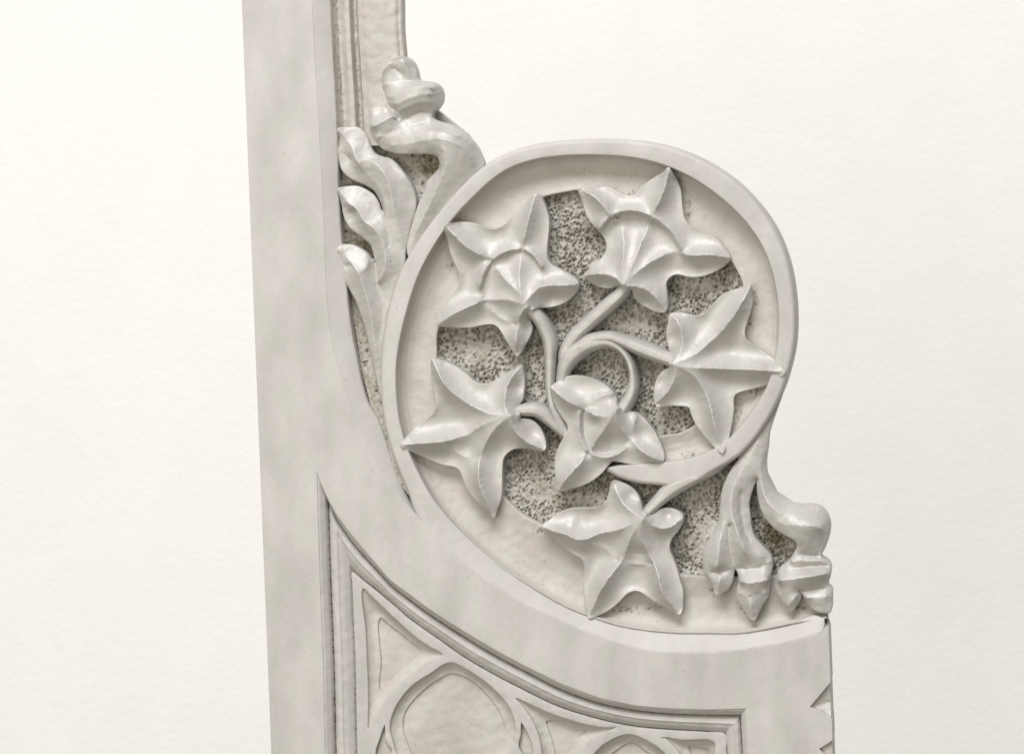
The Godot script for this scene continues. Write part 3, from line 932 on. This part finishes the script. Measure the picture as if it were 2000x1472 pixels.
# ------------------------------------------------------------------ crockets
func build_crockets() -> void:
	# the curled leaf at the top left, standing clear of the edge
	var o := pts2([777, 110, 789, 112, 800, 121, 807, 136, 813, 156, 827, 159, 841, 161, 852, 168, 858, 183, 856, 199, 849, 210, 840, 219, 839, 229, 854, 238, 872, 243, 890, 253, 908, 267, 924, 285, 933, 303, 939, 322, 930, 338, 900, 364, 865, 410, 837, 440, 810, 478, 796, 500, 793, 490, 799, 455, 810, 415, 822, 383, 835, 352, 846, 340, 857, 328, 860, 316, 854, 305, 840, 300, 809, 299, 782, 299, 760, 295, 744, 289, 732, 274, 723, 256, 721, 242, 720, 226, 722, 213, 735, 209, 753, 212, 765, 221, 776, 231, 771, 213, 760, 203, 753, 192, 746, 175, 744, 157, 748, 139, 757, 125, 769, 114], 0, 0, 1, -16.0)
	var n := carve("crocket_leaf", o, [
		pts3([752, 165, -7, 775, 159, -9, 800, 158, -10, 815, 160, -14]),
		pts3([764, 188, -2, 785, 179, 6, 810, 170, 11, 832, 167, 10, 845, 172, 4]),
		pts3([772, 203, 3, 790, 197, 11, 815, 187, 14, 842, 184, 7]),
		pts3([778, 216, 0, 795, 210, 5, 820, 202, 6, 842, 200, -2]),
		pts3([784, 236, -13, 800, 227, -13, 820, 217, -14, 836, 221, -18]),
		pts3([727, 246, 2, 745, 239, 6, 765, 227, 4, 776, 232, -1]),
		pts3([738, 268, -4, 760, 258, -6, 790, 250, -6, 832, 236, -13]),
		pts3([765, 284, -2, 810, 278, 6, 845, 272, 15, 870, 272, 21, 895, 280, 16, 912, 298, 3, 922, 322, -12]),
		pts3([800, 262, 0, 840, 256, 8, 870, 257, 12, 895, 266, 8]),
		pts3([866, 290, 19, 874, 310, 15, 862, 345, 7, 845, 385, 2, 822, 430, -3, 802, 480, -12]),
		pts3([787, 120, -2, 794, 138, -4, 800, 152, -9]),
		pts3([764, 133, -13, 775, 138, -14, 784, 148, -13])],
		M.leaf, {"step": 3.6, "start": -8.0, "bottom": -64.0, "puff": 0.03, "bumps": [[858, 185, -16, 22], [935, 310, -18, 36], [805, 130, -6, 14], [722, 245, 8, 14], [752, 132, 13, 18], [776, 112, 11, 12], [776, 225, 6, 8], [800, 470, 3, 40], [870, 250, -8, 25], [790, 299, 12, 26], [830, 300, 12, 18], [857, 315, 18, 16], [755, 205, 6, 12]], "dents": [[740, 222, -3, 9]]})
	n.set_meta("label", "uppermost curled leaf springing from the scroll rim")
	# three fingers at its foot
	o = pts2([658, 252, 679, 249, 696, 250, 708, 260, 715, 273, 721, 289, 730, 301, 744, 307, 757, 310, 769, 319, 782, 334, 795, 352, 803, 368, 808, 390, 807, 410, 799, 437, 794, 461, 789, 486, 786, 519, 771, 551, 758, 592, 748, 646, 743, 700, 741, 745, 746, 790, 738, 760, 729, 720, 722, 690, 713, 650, 704, 620, 694, 592, 680, 565, 669, 546, 659, 527, 655, 505, 660, 481, 680, 479, 699, 486, 713, 496, 724, 509, 728, 508, 727, 494, 721, 478, 707, 464, 691, 453, 677, 440, 669, 423, 665, 402, 661, 385, 658, 370, 674, 365, 696, 365, 712, 372, 727, 383, 735, 396, 742, 413, 745, 414, 743, 400, 738, 388, 729, 373, 712, 361, 693, 353, 674, 342, 664, 330, 659, 308, 657, 287, 661, 271], 0, 0, 1, -18.0)
	n = carve("crocket_fingers", o, [
		pts3([664, 256, -8.1, 676, 275, -10.8, 690, 295, 0, 700, 318, 4.1, 716, 310, -2.7, 735, 318, 2.7, 752, 340, 9.5, 761, 364, 8.1, 768, 402, 2.7, 777, 442, -2.7, 785, 480, -8.1]),
		pts3([700, 318, 4.1, 712, 338, -5.4, 728, 352, -5.4, 745, 380, -2.7, 752, 430, -5.4, 758, 480, -8.1]),
		pts3([669, 300, -18.9, 680, 310, -20.2, 672, 322, -18.9]),
		pts3([664, 374, -9.5, 680, 398, -2.7, 699, 410, 4.1, 711, 433, 2.7, 731, 445, 4.1, 748, 480, 1.4, 752, 515, 0, 738, 550, -8.1]),
		pts3([678, 418, -20.2, 690, 410, -16.2, 682, 428, -20.2]),
		pts3([663, 486, -9.5, 674, 500, -10.8, 690, 520, 0, 700, 532, 5.4, 708, 555, 2.7, 716, 580, 0, 724, 620, -4.1, 730, 680, -10.8, 740, 750, -21.6]),
		pts3([675, 520, -17.6, 686, 516, -8.1]),
		pts3([718, 507, -4.1, 716, 522, -4.1, 704, 534, 2.7]),
		pts3([728, 510, -21.6, 731, 530, -21.6, 733, 552, -20.2, 742, 600, -16.2, 738, 660, -16.2])],
		M.leaf, {"step": 3.2, "start": -8.0, "bottom": -56.0, "puff": -0.03, "bumps": [[658, 252, 10, 12], [658, 370, 10, 12], [658, 490, 9, 14], [790, 345, 10, 26], [735, 300, 8, 16], [780, 500, 8, 40]]})
	n.set_meta("label", "three leaf fingers rising between stile and scroll rim")
	# the drooping pair at the lower right
	var q := [440, 150, 420, 190, 370, 260, 330, 340, 300, 430, 290, 520, 280, 620, 260, 690, 215, 760, 175, 830, 160, 900, 165, 970, 185, 1030, 215, 1070, 240, 1130, 262, 1182, 310, 1165, 350, 1130, 375, 1080, 385, 1015, 397, 990, 418, 1020, 425, 1080, 415, 1140, 415, 1200, 440, 1260, 490, 1330, 535, 1368, 570, 1310, 600, 1250, 635, 1200, 645, 1130, 655, 1040, 668, 960, 660, 900, 600, 830, 540, 760, 515, 690, 505, 600, 495, 520, 510, 440, 535, 370, 555, 325,
		565, 430, 590, 540, 640, 630, 700, 690, 780, 740, 840, 770, 860, 810, 840, 870, 790, 940, 730, 990, 705, 1060, 700, 1130, 725, 1200, 770, 1260, 805, 1308, 850, 1260, 880, 1200, 872, 1152, 895, 1180, 930, 1240, 980, 1290, 1040, 1312, 1095, 1312, 1110, 1200, 1105, 1140, 1080, 1115, 1095, 1050, 1100, 970, 1080, 940, 1030, 900, 1060, 830, 1090, 740, 1095, 660, 1070, 590, 1020, 540, 950, 522, 880, 527, 800, 512, 720, 472, 660, 400, 630, 320, 620, 200, 635, 80, 642, -4, 690, -158, 744, -313, 758, -370, 720, -330, 610, -140, 500, 30]
	n = carve("crocket_leaf", pts2(q, 1330, 850, 3.7757, -18.0), [
		pts3([325, 440, -12, 325, 560, -9, 300, 700, -2, 287, 800, 6, 276, 900, 9, 270, 975, 3, 266, 1012, -14], 1330, 850, 3.7757),
		pts3([190, 1030, -15, 240, 1012, -16, 300, 1012, -16, 375, 985, -14], 1330, 850, 3.7757),
		pts3([288, 1035, -8, 282, 1080, -1, 264, 1168, -12], 1330, 850, 3.7757),
		pts3([360, 660, -10, 350, 760, -12, 370, 880, -14, 385, 960, -14], 1330, 850, 3.7757),
		pts3([560, 60, -11, 480, 200, -8, 410, 330, -4, 372, 450, -1, 372, 560, 2, 408, 680, 6, 445, 780, 9, 475, 850, 6, 492, 915, -6, 500, 960, -16], 1330, 850, 3.7757),
		pts3([440, 420, -14, 440, 600, -15, 480, 740, -13, 540, 840, -8, 600, 900, -8], 1330, 850, 3.7757),
		pts3([405, 975, -17, 450, 992, -19, 520, 995, -18, 590, 975, -16, 655, 935, -12], 1330, 850, 3.7757),
		pts3([428, 1075, 5, 480, 1080, 7, 513, 1082, 10, 560, 1080, 7, 642, 1068, 4], 1330, 850, 3.7757),
		pts3([420, 1165, -8, 470, 1172, -6, 510, 1175, -2, 560, 1172, -6, 640, 1160, -9], 1330, 850, 3.7757),
		pts3([511, 1185, -6, 515, 1250, 0, 524, 1310, -5, 534, 1358, -14], 1330, 850, 3.7757),
		pts3([600, 120, -14, 590, 300, -11, 612, 430, -3, 665, 520, 3, 740, 575, 6], 1330, 850, 3.7757),
		pts3([720, 640, 4, 810, 660, 9, 900, 660, 14, 990, 660, 14, 1040, 690, 6], 1330, 850, 3.7757),
		pts3([845, 885, -12, 920, 890, -17, 1010, 898, -22], 1330, 850, 3.7757),
		pts3([815, 930, -5, 900, 930, -8, 1000, 928, -10, 1060, 945, -15], 1330, 850, 3.7757),
		pts3([795, 978, -10, 900, 980, -14, 1000, 970, -17, 1070, 972, -20], 1330, 850, 3.7757),
		pts3([725, 1070, 5, 850, 1050, 11, 980, 1030, 11, 1075, 1020, 2], 1330, 850, 3.7757),
		pts3([870, 1158, -16, 960, 1152, -17, 1060, 1132, -18], 1330, 850, 3.7757),
		pts3([790, 1265, -10, 830, 1215, -4, 858, 1185, -8], 1330, 850, 3.7757),
		pts3([915, 1195, -4, 1000, 1205, -6, 1075, 1190, -8], 1330, 850, 3.7757)],
		M.leaf, {"step": 3.4, "start": -6.0, "bottom": -62.0, "puff": 0.07, "bumps": [[1530, 750, -16, 50], [1615, 1030, -8, 30], [1500, 900, -6, 40], [1462, 1090, 5, 20], [1550, 1055, 16, 20], [1522, 1030, 14, 25], [1497, 1000, 8, 22], [1600, 1195, 4, 16], [1400, 1160, 6, 10], [1472, 1210, 6, 10]]})
	n.set_meta("label", "pair of drooping curled leaves below the scroll at the right edge")

# ------------------------------------------------------------------ blind tracery below the sweep
func build_tracery() -> void:
	# outer roll moulding: left jamb, sweep, right jamb
	var r := rails([644, 1780, 708, 1780, 634, 1472, 694, 1472, 630, 1289, 690, 1289, 625, 1160, 686, 1200, 620, 1010, 684, 1145, 618, 922, 683, 1121])
	var prof := [
		[[0.0, -1.5, -1.4], [0.08, 0.0, -3.6], [0.22, 0.0, -11.6], [0.27, 0.0, -18.8], [0.29, 0.0, -27.6]],
		[[0.29, 0.0, -27.6], [0.33, 0.0, -22.5], [0.42, 0.0, -18.1], [0.52, 0.0, -16.7], [0.57, 0.0, -15.9]],
		[[0.57, 0.0, -15.9], [0.6, 0.0, -17.7], [0.75, 0.0, -21.0], [0.9, 0.0, -27.6], [1.0, 0.0, -37.7], [1.0, 1.0, -42.0]]]
	var fine := []
	for c: Array in prof:
		fine.append(subdivide(c, 4))
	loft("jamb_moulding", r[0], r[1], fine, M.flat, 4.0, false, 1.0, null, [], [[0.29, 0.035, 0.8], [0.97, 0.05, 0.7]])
	r = rails([618, 922, 683, 1121, 640, 972, 689, 1125, 680, 1034, 703, 1137, 707, 1067, 715, 1146, 734, 1098, 735, 1162, 763, 1131, 763, 1186, 799, 1158, 790, 1210, 835, 1185, 820, 1232, 871, 1208, 856, 1257, 919, 1238, 900, 1288, 979, 1273, 958, 1322, 1030, 1300, 1010, 1349, 1100, 1336, 1085, 1385, 1170, 1362, 1158, 1408, 1240, 1376, 1232, 1424, 1310, 1383, 1306, 1431, 1380, 1385, 1378, 1435, 1458, 1384, 1416, 1440])
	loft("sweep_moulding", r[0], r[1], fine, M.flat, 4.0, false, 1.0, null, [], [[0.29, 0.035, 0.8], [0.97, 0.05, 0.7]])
	r = rails([1478, 1780, 1428, 1780, 1462, 1472, 1416, 1472, 1458, 1384, 1412, 1438])
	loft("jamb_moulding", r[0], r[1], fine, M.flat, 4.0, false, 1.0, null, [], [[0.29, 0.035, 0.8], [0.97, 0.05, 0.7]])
	# pierced bars
	var h1 := pts2([704, 1151, 725, 1170, 763, 1206, 811, 1249, 840, 1268, 861, 1281, 830, 1297, 792, 1326, 763, 1354, 740, 1385, 725, 1407, 714, 1428, 713, 1380, 712, 1335, 708, 1240], 0, 0, 1, -28.0)
	var h2 := pts2([875, 1296, 907, 1309, 943, 1333, 974, 1361, 995, 1390, 1004, 1419, 1003, 1448, 990, 1478, 972, 1500, 992, 1530, 980, 1580, 940, 1612, 880, 1622, 820, 1612, 778, 1580, 768, 1530, 788, 1500, 768, 1475, 761, 1452, 755, 1428, 759, 1402, 773, 1373, 799, 1342, 835, 1318], 0, 0, 1, -28.0)
	var h3 := pts2([1002, 1367, 1065, 1393, 1117, 1411, 1170, 1423, 1201, 1425, 1156, 1446, 1128, 1472, 1105, 1520, 1080, 1560, 1056, 1520, 1053, 1472, 1048, 1443, 1036, 1414, 1017, 1385], 0, 0, 1, -28.0)
	var h4 := pts2([1226, 1437, 1268, 1453, 1300, 1478, 1320, 1520, 1310, 1580, 1226, 1610, 1150, 1580, 1130, 1530, 1152, 1482, 1177, 1456], 0, 0, 1, -28.0)
	var h5 := pts2([1296, 1444, 1327, 1448, 1394, 1453, 1396, 1480, 1400, 1560, 1350, 1540, 1326, 1480, 1313, 1463], 0, 0, 1, -28.0)
	var h6 := pts2([1014, 1414, 1030, 1440, 1038, 1476, 1020, 1480, 1008, 1462, 1012, 1440], 0, 0, 1, -28.0)
	var h7 := pts2([747, 1418, 750, 1450, 762, 1470, 742, 1492, 728, 1480, 736, 1445], 0, 0, 1, -28.0)
	var bar := pts2([708, 1780, 694, 1472, 690, 1289, 686, 1200, 684, 1145, 683, 1122, 689, 1126, 703, 1138, 715, 1147, 735, 1163, 763, 1186, 790, 1210, 820, 1232, 856, 1257, 900, 1288, 958, 1322, 1010, 1349, 1085, 1385, 1158, 1408, 1232, 1424, 1306, 1431, 1378, 1435, 1413, 1438, 1416, 1472, 1428, 1780], 0, 0, 1, -28.0)
	carve("tracery_bars", bar, [], M.flat, {"step": 5.0, "inner": 12.0, "iter": 0, "start": -28.0, "bottom": -72.0, "hole_bottom": -36.0, "round": 1.4, "holes": [h1, h2, h3, h4, h5, h6, h7], "wobble": 1.2})
	# each opening: a hollow ring stepping down to a small sunk panel
	var i1 := [735, 1211, 754, 1225, 787, 1252, 818, 1280, 802, 1295, 768, 1323, 740, 1356, 736, 1357, 735, 1300]
	opening(h1, i1)
	var i2 := [876, 1320, 907, 1330, 938, 1354, 962, 1383, 976, 1407, 981, 1428, 976, 1455, 962, 1484, 948, 1505, 966, 1535, 955, 1568, 925, 1592, 880, 1600, 836, 1592, 804, 1568, 794, 1535, 812, 1505, 796, 1480, 783, 1448, 778, 1426, 781, 1402, 795, 1378, 821, 1352, 847, 1333]
	opening(h2, i2)
	opening(h3, [1060, 1416, 1082, 1413, 1142, 1435, 1114, 1456, 1100, 1472, 1090, 1500, 1082, 1520, 1078, 1480, 1074, 1460, 1065, 1432])
	opening(h4, [1229, 1456, 1257, 1472, 1285, 1500, 1295, 1530, 1285, 1565, 1226, 1585, 1172, 1565, 1156, 1530, 1168, 1500, 1198, 1472])
	opening(h5, [1341, 1465, 1366, 1467, 1380, 1469, 1383, 1500, 1384, 1535, 1362, 1520, 1348, 1485])
	carve("sunk_panel", grow(h6, 2.0, -40.0), [], M.hollow, {"step": 5.0, "iter": 0, "start": -40.0, "bottom": -73.0})
	carve("sunk_panel", grow(h7, 2.0, -40.0), [], M.hollow, {"step": 5.0, "iter": 0, "start": -40.0, "bottom": -73.0})

func grow(p: PackedVector3Array, by: float, z: float) -> PackedVector3Array:
	var r := PackedVector3Array()
	var n := p.size()
	var s := 1.0 if loop_area(p) > 0.0 else -1.0
	for i in n:
		var t := p[(i + 1) % n] - p[(i - 1 + n) % n]
		var d := Vector2(t.y, -t.x).normalized() * s * by
		r.append(Vector3(p[i].x + d.x, p[i].y + d.y, z))
	return r

func opening(hole: PackedVector3Array, inner: Array) -> void:
	var ring_in := pts2(inner, 0, 0, 1, -46.0)
	var outer := grow(hole, 2.5, -33.0)
	carve("opening_hollow", outer, [], M.hollow, {"step": 4.0, "start": -40.0, "iter": 60, "puff": -0.25, "bottom": -72.0, "hole_bottom": -54.0, "holes": [ring_in], "round": 1.0, "wobble": 1.0})
	carve("sunk_panel", grow(ring_in, 2.0, -51.0), [], M.hollow, {"step": 6.0, "inner": 8.0, "iter": 0, "start": -51.0, "bottom": -73.0, "wobble": 2.0})
